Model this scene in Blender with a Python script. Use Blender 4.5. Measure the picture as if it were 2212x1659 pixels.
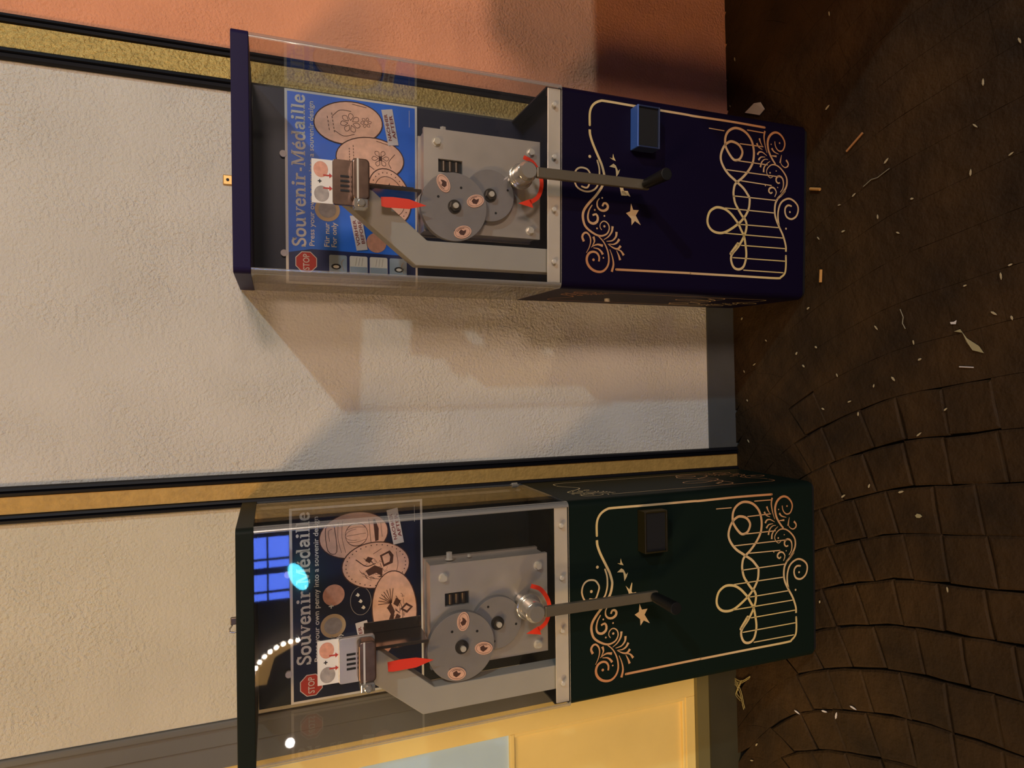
import bpy, bmesh, math, random
from mathutils import Vector, Matrix
random.seed(7)
for o in list(bpy.data.objects): bpy.data.objects.remove(o)
SC=bpy.context.scene; COL=SC.collection
PI=math.pi
def lin(r,g,b):
    f=lambda c:(c/255/12.92 if c/255<=.04045 else ((c/255+.055)/1.055)**2.4)
    return (f(r),f(g),f(b),1)
# ------------------------------------------------------------------ camera (picture taken with the phone turned on its side)
pitch,yaw,roll=.3587,.0188,-.0109
fwd=Vector((math.sin(yaw)*math.cos(pitch),math.cos(yaw)*math.cos(pitch),-math.sin(pitch)))
rt=Vector((math.cos(yaw),-math.sin(yaw),0)); up=rt.cross(fwd)
Rr=math.cos(roll)*rt+math.sin(roll)*up; Ru=-math.sin(roll)*rt+math.cos(roll)*up
cd=bpy.data.cameras.new('camera'); cam=bpy.data.objects.new('camera',cd); COL.objects.link(cam)
M=Matrix((-Ru,Rr,-fwd)).transposed().to_4x4(); M.translation=Vector((.019,-1.8132,1.5)); cam.matrix_world=M
cd.sensor_fit='HORIZONTAL'; cd.sensor_width=36; cd.lens=36*1385.94/2212; cd.clip_start=.05; cd.clip_end=60
SC.camera=cam
# ------------------------------------------------------------------ light and exposure
vs=SC.view_settings; SC.display_settings.display_device='sRGB'
vs.view_transform='Standard'; vs.look='None'; vs.gamma=1; vs.use_curve_mapping=False; vs.exposure=0.0
W=bpy.data.worlds.new('night_sky'); SC.world=W; W.use_nodes=True
bg=W.node_tree.nodes['Background']; bg.inputs[0].default_value=(*(1,.56,.26),1); bg.inputs[1].default_value=0.07
try:
    SC.cycles.transparent_max_bounces=32; SC.cycles.max_bounces=8; SC.cycles.caustics_reflective=False; SC.cycles.caustics_refractive=False
    SC.cycles.sample_clamp_indirect=4
except Exception: pass
def lamp(name,loc,target,power,color,size):
    l=bpy.data.lights.new(name,'AREA'); l.shape='DISK'; l.size=size; l.energy=power; l.color=color
    o=bpy.data.objects.new(name,l); COL.objects.link(o); o.location=loc
    o.rotation_euler=(Vector(target)-Vector(loc)).to_track_quat('-Z','Y').to_euler()
    return o
lamp('street_lamp',(4.05,-4.35,4.70),(.2,0,1.0),104,(.58,.85,1),.16)
lamp('lantern',(1.90,-4.35,4.25),(.2,0,1.0),0.01,(1,.9,.7),.22)
lamp('front_fill',(2.8,-6.5,2.45),(.2,0,1.2),122,(1,.78,.68),1.0)  # unseen broad lamp added to light the posters from the front
sp=bpy.data.lights.new('door_fill','SPOT'); sp.energy=170; sp.color=(1,.76,.40); sp.spot_size=math.radians(46); sp.spot_blend=.9; sp.shadow_soft_size=.12  # unseen spot added to brighten the yellow door
spo=bpy.data.objects.new('door_fill',sp); COL.objects.link(spo); spo.location=(-3.0,-2.2,2.0); spo.rotation_euler=(Vector((-1.25,0,.55))-spo.location).to_track_quat('-Z','Y').to_euler()
lamp('display_light',(3.4,-6.2,1.25),(.5,-.3,1.3),20,(1,.86,.66),.4)
lamp('display_light',(-3.9,-6.2,1.35),(-.3,-.3,1.3),1.2,(1,.92,.85),.09)
lamp('warm_lantern',(-3.55,-4.34,5.15),(0,0,1.0),150,(1,.64,.29),1.2)
# ------------------------------------------------------------------ materials
MATS={}
def mat(name,col,rough=.5,metal=0,bump=None,var=0,varscale=8,spec=.5,coat=0,emit=None,estr=0):
    if name in MATS: return MATS[name]
    m=bpy.data.materials.new(name); m.use_nodes=True; nt=m.node_tree; N=nt.nodes; L=nt.links
    p=N['Principled BSDF']; p.inputs['Base Color'].default_value=col if len(col)==4 else (*col,1)
    p.inputs['Roughness'].default_value=rough; p.inputs['Metallic'].default_value=metal
    p.inputs['Specular IOR Level'].default_value=spec; p.inputs['Coat Weight'].default_value=coat; p.inputs['Coat Roughness'].default_value=.08
    if emit: p.inputs['Emission Color'].default_value=(*emit,1); p.inputs['Emission Strength'].default_value=estr
    if bump or var:
        tc=N.new('ShaderNodeTexCoord')
    if var:
        n=N.new('ShaderNodeTexNoise'); n.inputs['Scale'].default_value=varscale; n.inputs['Detail'].default_value=6
        L.new(tc.outputs['Object'],n.inputs['Vector'])
        r=N.new('ShaderNodeMapRange'); r.inputs[1].default_value=.3; r.inputs[2].default_value=.7; r.inputs[3].default_value=1-var; r.inputs[4].default_value=1+var
        L.new(n.outputs[0],r.inputs[0])
        mx=N.new('ShaderNodeVectorMath'); mx.operation='SCALE'; mx.inputs[0].default_value=(col if len(col)==3 else col[:3])
        L.new(r.outputs[0],mx.inputs['Scale']); L.new(mx.outputs[0],p.inputs['Base Color'])
    if bump:
        prev=None
        for (sc,st,dist) in bump:
            n=N.new('ShaderNodeTexNoise'); n.inputs['Scale'].default_value=sc; n.inputs['Detail'].default_value=4
            L.new(tc.outputs['Object'],n.inputs['Vector'])
            b=N.new('ShaderNodeBump'); b.inputs['Strength'].default_value=st
            if name.endswith('stucco'):
                k=N.new('ShaderNodeTexNoise'); k.inputs['Scale'].default_value=3.2; k.inputs['Detail'].default_value=2; L.new(tc.outputs['Object'],k.inputs['Vector'])
                kr=N.new('ShaderNodeMapRange'); kr.inputs[1].default_value=.38; kr.inputs[2].default_value=.62; kr.inputs[3].default_value=.4*st; kr.inputs[4].default_value=st; L.new(k.outputs[0],kr.inputs[0]); L.new(kr.outputs[0],b.inputs['Strength'])
            b.inputs['Distance'].default_value=dist
            L.new(n.outputs[0],b.inputs['Height'])
            if prev: L.new(prev.outputs[0],b.inputs['Normal'])
            prev=b
        L.new(prev.outputs[0],p.inputs['Normal'])
    MATS[name]=m; return m
def acrylic(name,haze,rough,tint,f0=.036):
    m=bpy.data.materials.new(name); m.use_nodes=True; nt=m.node_tree; N=nt.nodes; L=nt.links
    N.remove(N['Principled BSDF']); out=N['Material Output']
    g=N.new('ShaderNodeNewGeometry'); d=N.new('ShaderNodeVectorMath'); d.operation='DOT_PRODUCT'
    L.new(g.outputs['Normal'],d.inputs[0]); L.new(g.outputs['Incoming'],d.inputs[1])
    a=N.new('ShaderNodeMath'); a.operation='ABSOLUTE'; L.new(d.outputs['Value'],a.inputs[0])
    s=N.new('ShaderNodeMath'); s.operation='SUBTRACT'; s.inputs[0].default_value=1; L.new(a.outputs[0],s.inputs[1])
    p=N.new('ShaderNodeMath'); p.operation='POWER'; L.new(s.outputs[0],p.inputs[0]); p.inputs[1].default_value=5
    f=N.new('ShaderNodeMath'); f.operation='MULTIPLY_ADD'; L.new(p.outputs[0],f.inputs[0]); f.inputs[1].default_value=.96; f.inputs[2].default_value=f0
    t=N.new('ShaderNodeBsdfTransparent'); t.inputs[0].default_value=tint
    gl=N.new('ShaderNodeBsdfGlossy'); gl.inputs['Roughness'].default_value=rough
    df=N.new('ShaderNodeBsdfDiffuse'); df.inputs[0].default_value=(.8,.76,.7,1)
    m1=N.new('ShaderNodeMixShader'); m1.inputs[0].default_value=haze; L.new(t.outputs[0],m1.inputs[1]); L.new(df.outputs[0],m1.inputs[2])
    m2=N.new('ShaderNodeMixShader'); L.new(f.outputs[0],m2.inputs[0]); L.new(m1.outputs[0],m2.inputs[1]); L.new(gl.outputs[0],m2.inputs[2])
    L.new(m2.outputs[0],out.inputs['Surface']); MATS[name]=m; return m
STUCCO=[(130,.85,.0065),(48,.45,.009),(330,.35,.002)]
white_wall=mat('white_stucco',(.74,.67,.57),.9,bump=STUCCO,var=.05,varscale=5)
cream_wall=mat('cream_stucco',(.76,.66,.48),.9,bump=STUCCO,var=.05,varscale=5)
orange_wall=mat('orange_stucco',(.93,.375,.19),.9,bump=STUCCO,var=.07,varscale=6)
gold_stucco=mat('gold_plaster',(.62,.42,.12),.42,.35,bump=[(140,.8,.008)],var=.18,varscale=90)
gold_plain=mat('gold_paint',(.60,.36,.10),.5,.25,bump=[(120,.35,.004)],var=.12,varscale=60)
black_trim=mat('black_gloss',(.005,.005,.008),.5,spec=.22)
dark_sill=mat('dark_sill',(.040,.034,.017),.6,var=.15)
plinth_grey=mat('plinth_grey',(.080,.078,.074),.7,bump=[(90,.2,.003)],var=.1)
stone=mat('stamped_stone',(.034,.0160,.0036),.75,bump=[(22,.7,.012),(140,.45,.004)],var=.5,varscale=5,spec=.3)
ground_m=mat('joint_mortar',(.007,.004,.002),.9,bump=[(60,.5,.01)],var=.3,varscale=10)
door_yellow=mat('door_yellow_paint',(.88,.66,.24),.45,bump=[(9,.15,.01)],var=.06,varscale=4)
frame_grey=mat('frame_grey_paint',(.17,.155,.13),.5,var=.1,varscale=3)
frost_glass=mat('frosted_pane',(.50,.66,.82),.18,var=.1,varscale=2)
olive=mat('threshold_olive',(.16,.13,.05),.6)
blue_paint=mat('navy_paint',(.0055,.0028,.017),.5,spec=.12)
blue_cap=mat('violet_navy_cap',(.018,.012,.055),.5,spec=.12)  # cap colour paler than the base cabinet's
blue_in=mat('blue_inner_paint',(.0055,.009,.034),.45)
blue_lit_top=mat('blue_plastic_lit',(.055,.14,.50),.4)  # light on the coin return's top plate, put into its colour
blue_dim=mat('blue_plastic',(.022,.032,.085),.4)
green_paint=mat('green_paint',(.0055,.0115,.0085),.5,spec=.12)
green_cap=mat('dark_green_enamel',(.014,.018,.012),.5,spec=.12)
green_in=mat('black_green_inner',(.006,.007,.003),.5)
green_dim=mat('dark_olive_plastic',(.020,.015,.004),.35)
near_black=mat('near_black',(.004,.004,.005),.6)
steel=mat('brushed_steel',(.56,.50,.44),.36,.45,bump=[(300,.1,.001)],var=.1,varscale=12)
steel_bright=mat('bright_steel',(.95,.84,.70),.3,.35,var=.08,varscale=14)
chrome=mat('chrome',(.80,.75,.66),.16,.8)
screw_steel=mat('screw_steel',(.85,.78,.66),.25,.35)
dark_mirror=mat('dark_mirror_steel',(.34,.27,.22),.12,.9)
nut_dark=mat('dark_hub_steel',(.10,.085,.07),.3,.7)
roller_grey=mat('roller_grey',(.27,.245,.235),.55,.15,var=.06,varscale=30)
arm_grey=mat('arm_grey_paint',(.44,.41,.36),.5,var=.05)
copper=mat('copper_medal',(.98,.58,.42),.45,.1,var=.12,varscale=60)
copper_dark=mat('copper_engraving',(.085,.028,.018),.6)
bronze_and_reflection=mat('bronze_and_reflection',(.20,.125,.09),.24,.6,var=.2,varscale=40)
red_vinyl=mat('red_vinyl',(.78,.045,.015),.4)
black_grip=mat('black_rubber',(.006,.006,.006),.45)
bronze_lever=mat('brushed_lever_steel',(.20,.165,.115),.35,.5,bump=[(200,.1,.001)])
brass=mat('brass',(.62,.36,.12),.35,.6)
dark_lock=mat('dark_lock_metal',(.14,.10,.07),.35,.7)
paper=mat('white_print',(.92,.86,.78),.55)
paper_pink=mat('pinkish_white_print',(.82,.73,.70),.55)
cream_ink=mat('cream_print',(.95,.88,.78),.55)
poster_blue=mat('poster_blue',(.022,.19,.92),.38,var=.15,varscale=9)
poster_band=mat('poster_navy_band',(.016,.028,.13),.38)
poster_navy=mat('poster_navy',(.0075,.010,.030),.38,var=.1,varscale=9)
red_ink=mat('red_print',(.55,.045,.03),.55)
maroon=mat('maroon_print',(.25,.03,.03),.6)
silver_ink=mat('silver_coin_print',(.42,.36,.32),.5,var=.2,varscale=60)
gold_ink=mat('gold_coin_print',(.66,.45,.24),.5)
penny_ink=mat('penny_print',(.78,.36,.24),.5,var=.15,varscale=90)
pale_blue=mat('pale_blue_print',(.36,.44,.54),.55)
dark_ink=mat('dark_print',(.015,.012,.014),.6)
ac=acrylic('clear_acrylic',.0045,.02,(.965,.96,.95,1))
ac_edge=acrylic('acrylic_bend',.24,.24,(.88,.86,.82,1),.22)
def foil():
    m=bpy.data.materials.new('copper_gold_foil'); m.use_nodes=True; nt=m.node_tree; N=nt.nodes; L=nt.links; p=N['Principled BSDF']
    tc=N.new('ShaderNodeTexCoord'); s=N.new('ShaderNodeSeparateXYZ'); L.new(tc.outputs['Object'],s.inputs[0])
    a=N.new('ShaderNodeMath'); a.operation='MULTIPLY_ADD'; L.new(s.outputs['X'],a.inputs[0]); a.inputs[1].default_value=2.3; a.inputs[2].default_value=.50
    b=N.new('ShaderNodeMath'); b.operation='MULTIPLY_ADD'; L.new(s.outputs['Z'],b.inputs[0]); b.inputs[1].default_value=-1.25; L.new(a.outputs[0],b.inputs[2])
    c=N.new('ShaderNodeMath'); c.operation='ABSOLUTE'; L.new(b.outputs[0],c.inputs[0])
    r=N.new('ShaderNodeValToRGB'); e=r.color_ramp.elements
    e[0].position=0; e[0].color=(.72,.54,.22,1); e[1].position=.85; e[1].color=(.56,.235,.095,1)
    q=e.new(.30); q.color=(.72,.52,.28,1)
    L.new(c.outputs[0],r.inputs[0]); L.new(r.outputs[0],p.inputs['Base Color']); p.inputs['Roughness'].default_value=.45
    return m
foil_m=foil()
# ------------------------------------------------------------------ mesh helpers
def smooth_pts(P,n=5):
    if len(P)<3: return [Vector(p) for p in P]
    V=[Vector(p) for p in P]; out=[]
    for i in range(len(V)-1):
        p0=V[i-1] if i else V[0]*2-V[1]; p1=V[i]; p2=V[i+1]; p3=V[i+2] if i+2<len(V) else V[-1]*2-V[-2]
        d=(p2-p1).length; k=max(1,min(n,int(d/.006)+1))
        for j in range(k):
            t=j/k; t2=t*t; t3=t2*t
            out.append(.5*((2*p1)+(p2-p0)*t+(2*p0-5*p1+4*p2-p3)*t2+(3*p1-p0-3*p2+p3)*t3))
    out.append(V[-1]); return out
class MB:
    def __init__(s): s.v=[];s.f=[];s.m=[]
    def add(s,vs,fs,mi=0):
        b=len(s.v); s.v+=[tuple(v) for v in vs]
        for f in fs: s.f.append([b+i for i in f]); s.m.append(mi)
        return s
    def box(s,x0,x1,y0,y1,z0,z1,mi=0):
        v=[(x,y,z) for x in(x0,x1) for y in(y0,y1) for z in(z0,z1)]
        return s.add(v,[(0,1,3,2),(4,6,7,5),(0,4,5,1),(2,3,7,6),(0,2,6,4),(1,5,7,3)],mi)
    def prism(s,poly,y0,y1,mi=0):      # poly in x,z ; front y0
        n=len(poly); v=[(p[0],y0,p[1]) for p in poly]+[(p[0],y1,p[1]) for p in poly]
        f=[list(range(n)),list(range(2*n-1,n-1,-1))]+[(i,(i+1)%n,n+(i+1)%n,n+i) for i in range(n)]
        return s.add(v,f,mi)
    def vprism(s,poly,z0,z1,mi=0):     # poly in x,y
        n=len(poly); v=[(p[0],p[1],z0) for p in poly]+[(p[0],p[1],z1) for p in poly]
        f=[list(range(n-1,-1,-1)),list(range(n,2*n))]+[(i,(i+1)%n,n+(i+1)%n,n+i) for i in range(n)]
        return s.add(v,f,mi)
    def cyl(s,a,b,r,n=24,mi=0,r2=None):
        a=Vector(a);b=Vector(b);d=(b-a).normalized(); u=d.orthogonal().normalized(); w=d.cross(u); r2=r if r2 is None else r2
        v=[a+(u*math.cos(t)+w*math.sin(t))*r for t in [2*PI*i/n for i in range(n)]]+[b+(u*math.cos(t)+w*math.sin(t))*r2 for t in [2*PI*i/n for i in range(n)]]
        return s.add(v,[list(range(n-1,-1,-1)),list(range(n,2*n))]+[(i,(i+1)%n,n+(i+1)%n,n+i) for i in range(n)],mi)
    def flat(s,poly,y,mi=0):
        return s.add([(p[0],y,p[1]) for p in poly],[list(range(len(poly)))],mi)
    def ell(s,cx,cz,rx,rz,rot,y,mi=0,n=36):
        c,q=math.cos(rot),math.sin(rot)
        return s.flat([(cx+c*rx*math.cos(t)-q*rz*math.sin(t),cz+q*rx*math.cos(t)+c*rz*math.sin(t)) for t in [2*PI*i/n for i in range(n)]],y,mi)
    def ring(s,cx,cz,rx,rz,rot,w,y,mi=0,n=36):
        c,q=math.cos(rot),math.sin(rot); v=[]
        for k in (0,1):
            a,b=rx-k*w,rz-k*w
            v+=[(cx+c*a*math.cos(t)-q*b*math.sin(t),y,cz+q*a*math.cos(t)+c*b*math.sin(t)) for t in [2*PI*i/n for i in range(n)]]
        return s.add(v,[(i,(i+1)%n,n+(i+1)%n,n+i) for i in range(n)],mi)
    def rib(s,P,w,y,mi=0,prof='n',n=5,dy=0):
        Q=smooth_pts(P,n); L=[0]
        for i in range(1,len(Q)): L.append(L[-1]+(Q[i]-Q[i-1]).length)
        T=L[-1] or 1; A=[];B=[]
        for i,p in enumerate(Q):
            d=(Q[min(i+1,len(Q)-1)]-Q[max(i-1,0)]); d=d.normalized() if d.length>0 else Vector((1,0)); nn=Vector((-d.y,d.x)); t=L[i]/T
            k=1
            if prof=='e': k=1 if t<.6 else 1-.7*(t-.6)/.4
            elif prof=='b': k=.45+.75*min(t/.65,1) if t<.65 else 1.2-.4*(t-.65)/.35
            elif prof=='l': k=1.1-.85*t
            A.append(p+nn*w*k/2); B.append(p-nn*w*k/2)
        m=len(Q); yy=lambda i:y+dy*i
        s.add([(a.x,yy(i),a.y) for i,a in enumerate(A)]+[(b.x,yy(i),b.y) for i,b in enumerate(B)],[(i,i+1,m+i+1,m+i) for i in range(m-1)],mi)
        if prof=='n' and w>.003:
            for p in (Q[0],Q[-1]): s.ell(p.x,p.y,w/2,w/2,0,y,mi,10)
        return s
    def build(s,name,mats,parent=None,bevel=0,seg=2,smooth=None,limit=.6):
        me=bpy.data.meshes.new(name); me.from_pydata([tuple(v) for v in s.v],[],s.f)
        mats=mats if isinstance(mats,(list,tuple)) else [mats]
        for m in mats: me.materials.append(m)
        me.polygons.foreach_set('material_index',s.m); me.update()
        bm=bmesh.new(); bm.from_mesh(me)
        if bevel:
            bmesh.ops.recalc_face_normals(bm,faces=bm.faces)
            ed=[e for e in bm.edges if len(e.link_faces)==2 and e.calc_face_angle(0)>limit]
            bmesh.ops.bevel(bm,geom=ed,offset=bevel,segments=seg,profile=.5,affect='EDGES',clamp_overlap=True)
        if smooth is not None:
            for f in bm.faces: f.smooth=True
        bm.to_mesh(me); bm.free()
        if smooth is not None: me.set_sharp_from_angle(angle=smooth)
        o=bpy.data.objects.new(name,me); COL.objects.link(o)
        if smooth is not None:
            w=o.modifiers.new('weighted_normal','WEIGHTED_NORMAL'); w.keep_sharp=True; w.weight=50
        if parent: o.parent=parent
        return o
def empty(name,loc,rz=0):
    o=bpy.data.objects.new(name,None); COL.objects.link(o); o.location=loc; o.rotation_euler=(0,0,rz); o.empty_display_size=.1; return o
def tag(o,label=None,cat=None,group=None,kind=None):
    if label: o['label']=label
    if cat: o['category']=cat
    if group: o['group']=group
    if kind: o['kind']=kind
    return o
def struct(o,label=None): o['kind']='structure'; 
def rrect(x0,x1,y0,y1,r,n=6,corners=(1,1,1,1)):
    out=[]
    for (cx,cy,a0,k) in ((x1-r,y1-r,0,corners[0]),(x0+r,y1-r,PI/2,corners[1]),(x0+r,y0+r,PI,corners[2]),(x1-r,y0+r,3*PI/2,corners[3])):
        if k:
            for i in range(n+1):
                a=a0+PI/2*i/n; out.append((cx+r*math.cos(a),cy+r*math.sin(a)))
        else:
            sx=r if a0 in(0,3*PI/2) else -r; sy=r if a0 in(0,PI/2) else -r
            out.append((cx+sx,cy+sy))
    return out
def text_geo(txt,bold=0):
    cu=bpy.data.curves.new('t','FONT'); cu.body=txt; cu.size=1; cu.offset=bold; cu.resolution_u=3
    o=bpy.data.objects.new('t',cu); COL.objects.link(o); bpy.context.view_layer.update()
    me=o.evaluated_get(bpy.context.evaluated_depsgraph_get()).to_mesh()
    v=[tuple(a.co) for a in me.vertices]; f=[tuple(p.vertices) for p in me.polygons]
    bpy.data.objects.remove(o); bpy.data.curves.remove(cu)
    return v,f
def put_text(mb,txt,x,z,cap,width=None,rot=0,y=0,mi=0,bold=.02):
    """text whose baseline starts at x,z ; cap = height of capitals ; fitted to width"""
    v,f=text_geo(txt,bold); x0=min(a[0] for a in v); x1=max(a[0] for a in v); sx=cap/.70
    kx=(width/(x1-x0)) if width else sx
    c,q=math.cos(rot),math.sin(rot)
    P=[((a[0]-x0)*kx,a[1]*sx) for a in v]
    mb.add([(x+c*p[0]-q*p[1],y,z+q*p[0]+c*p[1]) for p in P],f,mi)
# heavy slab-serif lettering for the poster title, drawn as pen strokes (unit = cap height)
T,H=.19,.085
GL={
'S':(.60,[(T*.95,[(.50,.72),(.46,.88),(.30,.95),(.14,.88),(.10,.73),(.20,.58),(.38,.46),(.49,.32),(.46,.13),(.28,.04),(.12,.11),(.06,.28)]),(H,[(.52,.97),(.52,.66)]),(H,[(.05,.02),(.05,.33)])]),
'o':(.60,[(T,[(.30,.63),(.13,.55),(.09,.34),(.14,.12),(.30,.04),(.46,.12),(.51,.34),(.46,.55),(.30,.63)])]),
'u':(.68,[(T,[(.14,.66),(.14,.22),(.18,.08),(.30,.04),(.42,.12),(.48,.20)]),(T,[(.50,.66),(.50,.03)]),(H,[(.02,.645),(.14,.645)]),(H,[(.38,.645),(.50,.645)]),(H,[(.50,.035),(.64,.035)])]),
'v':(.62,[(T,[(.13,.66),(.31,.06)]),(H*1.1,[(.31,.03),(.50,.66)]),(H,[(.00,.645),(.26,.645)]),(H,[(.38,.645),(.62,.645)])]),
'e':(.56,[(T,[(.46,.36),(.43,.54),(.30,.63),(.15,.56),(.09,.36),(.13,.13),(.28,.04),(.42,.08),(.49,.19)]),(H,[(.10,.36),(.50,.36)])]),
'n':(.72,[(T,[(.15,.66),(.15,.02)]),(T*.95,[(.16,.44),(.26,.60),(.40,.62),(.49,.52),(.51,.38),(.51,.02)]),(H,[(.02,.645),(.16,.645)]),(H,[(.02,.035),(.29,.035)]),(H,[(.39,.035),(.66,.035)])]),
'i':(.36,[(T,[(.17,.66),(.17,.02)]),(H,[(.03,.645),(.17,.645)]),(H,[(.03,.035),(.32,.035)]),(T*1.15,[(.17,.885),(.171,.895)])]),
'r':(.52,[(T,[(.15,.66),(.15,.02)]),(T*.8,[(.16,.42),(.24,.58),(.36,.62),(.44,.56)]),(H,[(.02,.645),(.16,.645)]),(H,[(.02,.035),(.31,.035)])]),
'\u00e9':(.56,None),
'-':(.36,[(T*.8,[(.06,.32),(.28,.32)])]),
'M':(1.02,[(T,[(.18,.94),(.47,.10)]),(H*1.2,[(.47,.08),(.78,.94)]),(H*1.2,[(.15,.92),(.15,.04)]),(T*1.1,[(.83,.93),(.83,.03)]),(H,[(.03,.955),(.22,.955)]),(H,[(.74,.955),(.97,.955)]),(H,[(.03,.04),(.27,.04)]),(H,[(.69,.04),(.97,.04)])]),
'd':(.66,[(T,[(.48,.36),(.42,.58),(.29,.63),(.14,.55),(.09,.33),(.14,.11),(.28,.04),(.42,.12),(.48,.30)]),(T,[(.49,.97),(.49,.03)]),(H,[(.36,.955),(.49,.955)]),(H,[(.49,.035),(.62,.035)])]),
'a':(.60,[(T,[(.12,.50),(.18,.60),(.32,.63),(.44,.55),(.45,.40),(.45,.10),(.52,.04)]),(T*.9,[(.45,.38),(.28,.36),(.13,.28),(.11,.14),(.20,.05),(.33,.07),(.45,.20)]),(H,[(.45,.04),(.58,.04)])]),
'l':(.36,[(T,[(.17,.97),(.17,.02)]),(H,[(.03,.955),(.17,.955)]),(H,[(.03,.035),(.32,.035)])]),
}
GL['\u00e9']=(.56,GL['e'][1]+[(H*1.5,[(.27,.76),(.40,.92)])])
def title(mb,txt,x,z,cap,width,y,mi=0):
    tot=sum(GL[c][0] for c in txt)-.06; kx=width/tot; cx=x
    for c in txt:
        adv,st=GL[c]
        for w,pts in st:
            if len(pts)==2 and abs(pts[0][0]-pts[1][0])<.01 and w>T*1.1 and abs(pts[0][1]-pts[1][1])<.05:
                mb.ell(cx+pts[0][0]*kx,z+pts[0][1]*cap,w*.5*kx*1.05,w*.5*cap,0,y,mi,14)
            else:
                mb.rib([(cx+p[0]*kx,z+p[1]*cap) for p in pts],w*cap*.95,y,mi,'f',4)
        cx+=adv*kx
# ------------------------------------------------------------------ structure: floor
FT=[(.30,-1.0),(.10,-.62),(0,-.46),(-.1,-.335),(-.18,-.255),(-.25,-.200),(-.35,-.145),(-.45,-.103),(-.59,-.054),(-.67,-.036),(-.74,-.026),(-.9,0),(-1.1,.02),(-1.6,.03),(-4,.03)]
def fx(Y):
    for (a,fa),(b,fb) in zip(FT,FT[1:]):
        if a>=Y>=b: t=(a-Y)/(a-b); return fa+(fb-fa)*t
    return FT[0][1] if Y>FT[0][0] else FT[-1][1]
floor=MB().add([(-6,-9,-.014),(6,-9,-.014),(6,.3,-.014),(-6,.3,-.014)],[(0,1,2,3)]).build('floor',ground_m); struct(floor)
camP=cam.location
def visible(x,y):
    d=Vector((x,y,0))-camP; z=d.dot(fwd)
    if z<=.1: return False
    return abs(d.dot(Ru)/z*1385.94)<1190 and abs(d.dot(Rr)/z*1385.94)<900
FIX={3:-.495,4:-.55,5:-.507,6:-.41,7:-.45}
rs=random.Random(3); far=MB(); nst=0
for i in range(-34,38):
    yk=FIX.get(i,-.5+rs.uniform(-.05,.05)); pitchY=.112
    k0=-6; js=[yk-pitchY*k+(0 if i in FIX else rs.uniform(-.012,.012)) for k in range(k0,26)]
    for a,b in zip(js,js[1:]):
        ym=(a+b)/2; xm=-.07-.117*i-.0585+fx(ym)
        if ym>.10 or ym<-3.2 or abs(xm)>3.6: continue
        left=(xm<-.02 and ym<-.24 and xm-.45*(ym+.9)<.02); near=(ym<-.25)
        g=rs.uniform(.0013,.0026) if left else .0004; gc=(rs.uniform(.0003,.0022) if left else .0003); jit=.0018 if left else .0002
        def corner(dx,y):
            s=(fx(y+.02)-fx(y-.02))/.04; yy=y-dx*s; return Vector((-.07-.117*i-.0585+dx+fx(yy),yy))
        hw=.0585
        C=[corner(hw,a),corner(hw,(a+b)/2),corner(hw,b),corner(0,b),corner(-hw,b),corner(-hw,(a+b)/2),corner(-hw,a),corner(0,a)]
        cen=sum(C,Vector((0,0)))/8; P=[]
        for c in C:
            d=c-cen; tn=Vector((fx(ym+.02)-fx(ym-.02),.04)).normalized(); nr=Vector((tn.y,-tn.x)); u,w=d.dot(nr),d.dot(tn)
            u-=math.copysign(min(g,abs(u)),u); w-=math.copysign(min(gc,abs(w)),w); P.append(cen+nr*u+tn*w+Vector((rs.uniform(-1,1),rs.uniform(-1,1)))*(.0026 if left else .0002))
        h=rs.uniform(-jit,jit)-.0004; tx,ty=rs.uniform(-.008,.008),rs.uniform(-.008,.008)
        if not left: tx*=.12; ty*=.12
        zt=lambda p:h+(p.x-cen.x)*tx+(p.y-cen.y)*ty
        inn=[cen+(p-cen)*.90 for p in P]
        vs=[(p.x,p.y,zt(p)) for p in inn]+[(p.x,p.y,zt(p)-(.0030 if left else .0002)) for p in P]+[(p.x,p.y,-.0135) for p in P]
        fs=[tuple(range(7,-1,-1))]
        for r in (0,8):
            for j in range(8): fs.append((r+j,r+(j+1)%8,r+8+(j+1)%8,r+8+j))
        if visible(xm,ym) and nst<300:
            st_=MB().add(vs,fs).build('paving_stone',stone,floor); nst+=1
            bm=bmesh.new(); bm.from_mesh(st_.data); bmesh.ops.recalc_face_normals(bm,faces=bm.faces); bm.to_mesh(st_.data); bm.free()
        else: far.add(vs,fs)
fo=far.build('paving_beyond',stone,floor); fo['kind']='stuff'
bm=bmesh.new(); bm.from_mesh(fo.data); bmesh.ops.recalc_face_normals(bm,faces=bm.faces); bm.to_mesh(fo.data); bm.free()
# ------------------------------------------------------------------ structure: walls
def wbox(name,m,x0,x1,y0,y1,z0,z1,parent=None,bev=0):
    o=MB().box(x0,x1,y0,y1,z0,z1).build(name,m,parent,bevel=bev,smooth=.6 if bev else None)
    if parent is None: struct(o)
    return o
ZT=3.1
wbox('wall_right',orange_wall,.88,3.6,0,.2,-.013,ZT)
wbox('wall_middle',white_wall,-.215,.88,0,.2,-.013,ZT)
wbox('wall_left',cream_wall,-.80,-.215,0,.2,-.013,ZT,bev=.004)
wbox('wall_far_left',cream_wall,-4,-2.0,0,.2,-.013,ZT)
wbox('wall_above_door',cream_wall,-2.0,-.80,0,.2,2.35,ZT)
wbox('baseboard_middle',plinth_grey,-.1724,.8267,-.006,0,-.013,.110,bev=.002)
wbox('baseboard_left',plinth_grey,-.80,-.2592,-.006,0,-.013,.110,bev=.002)
n=1
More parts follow.
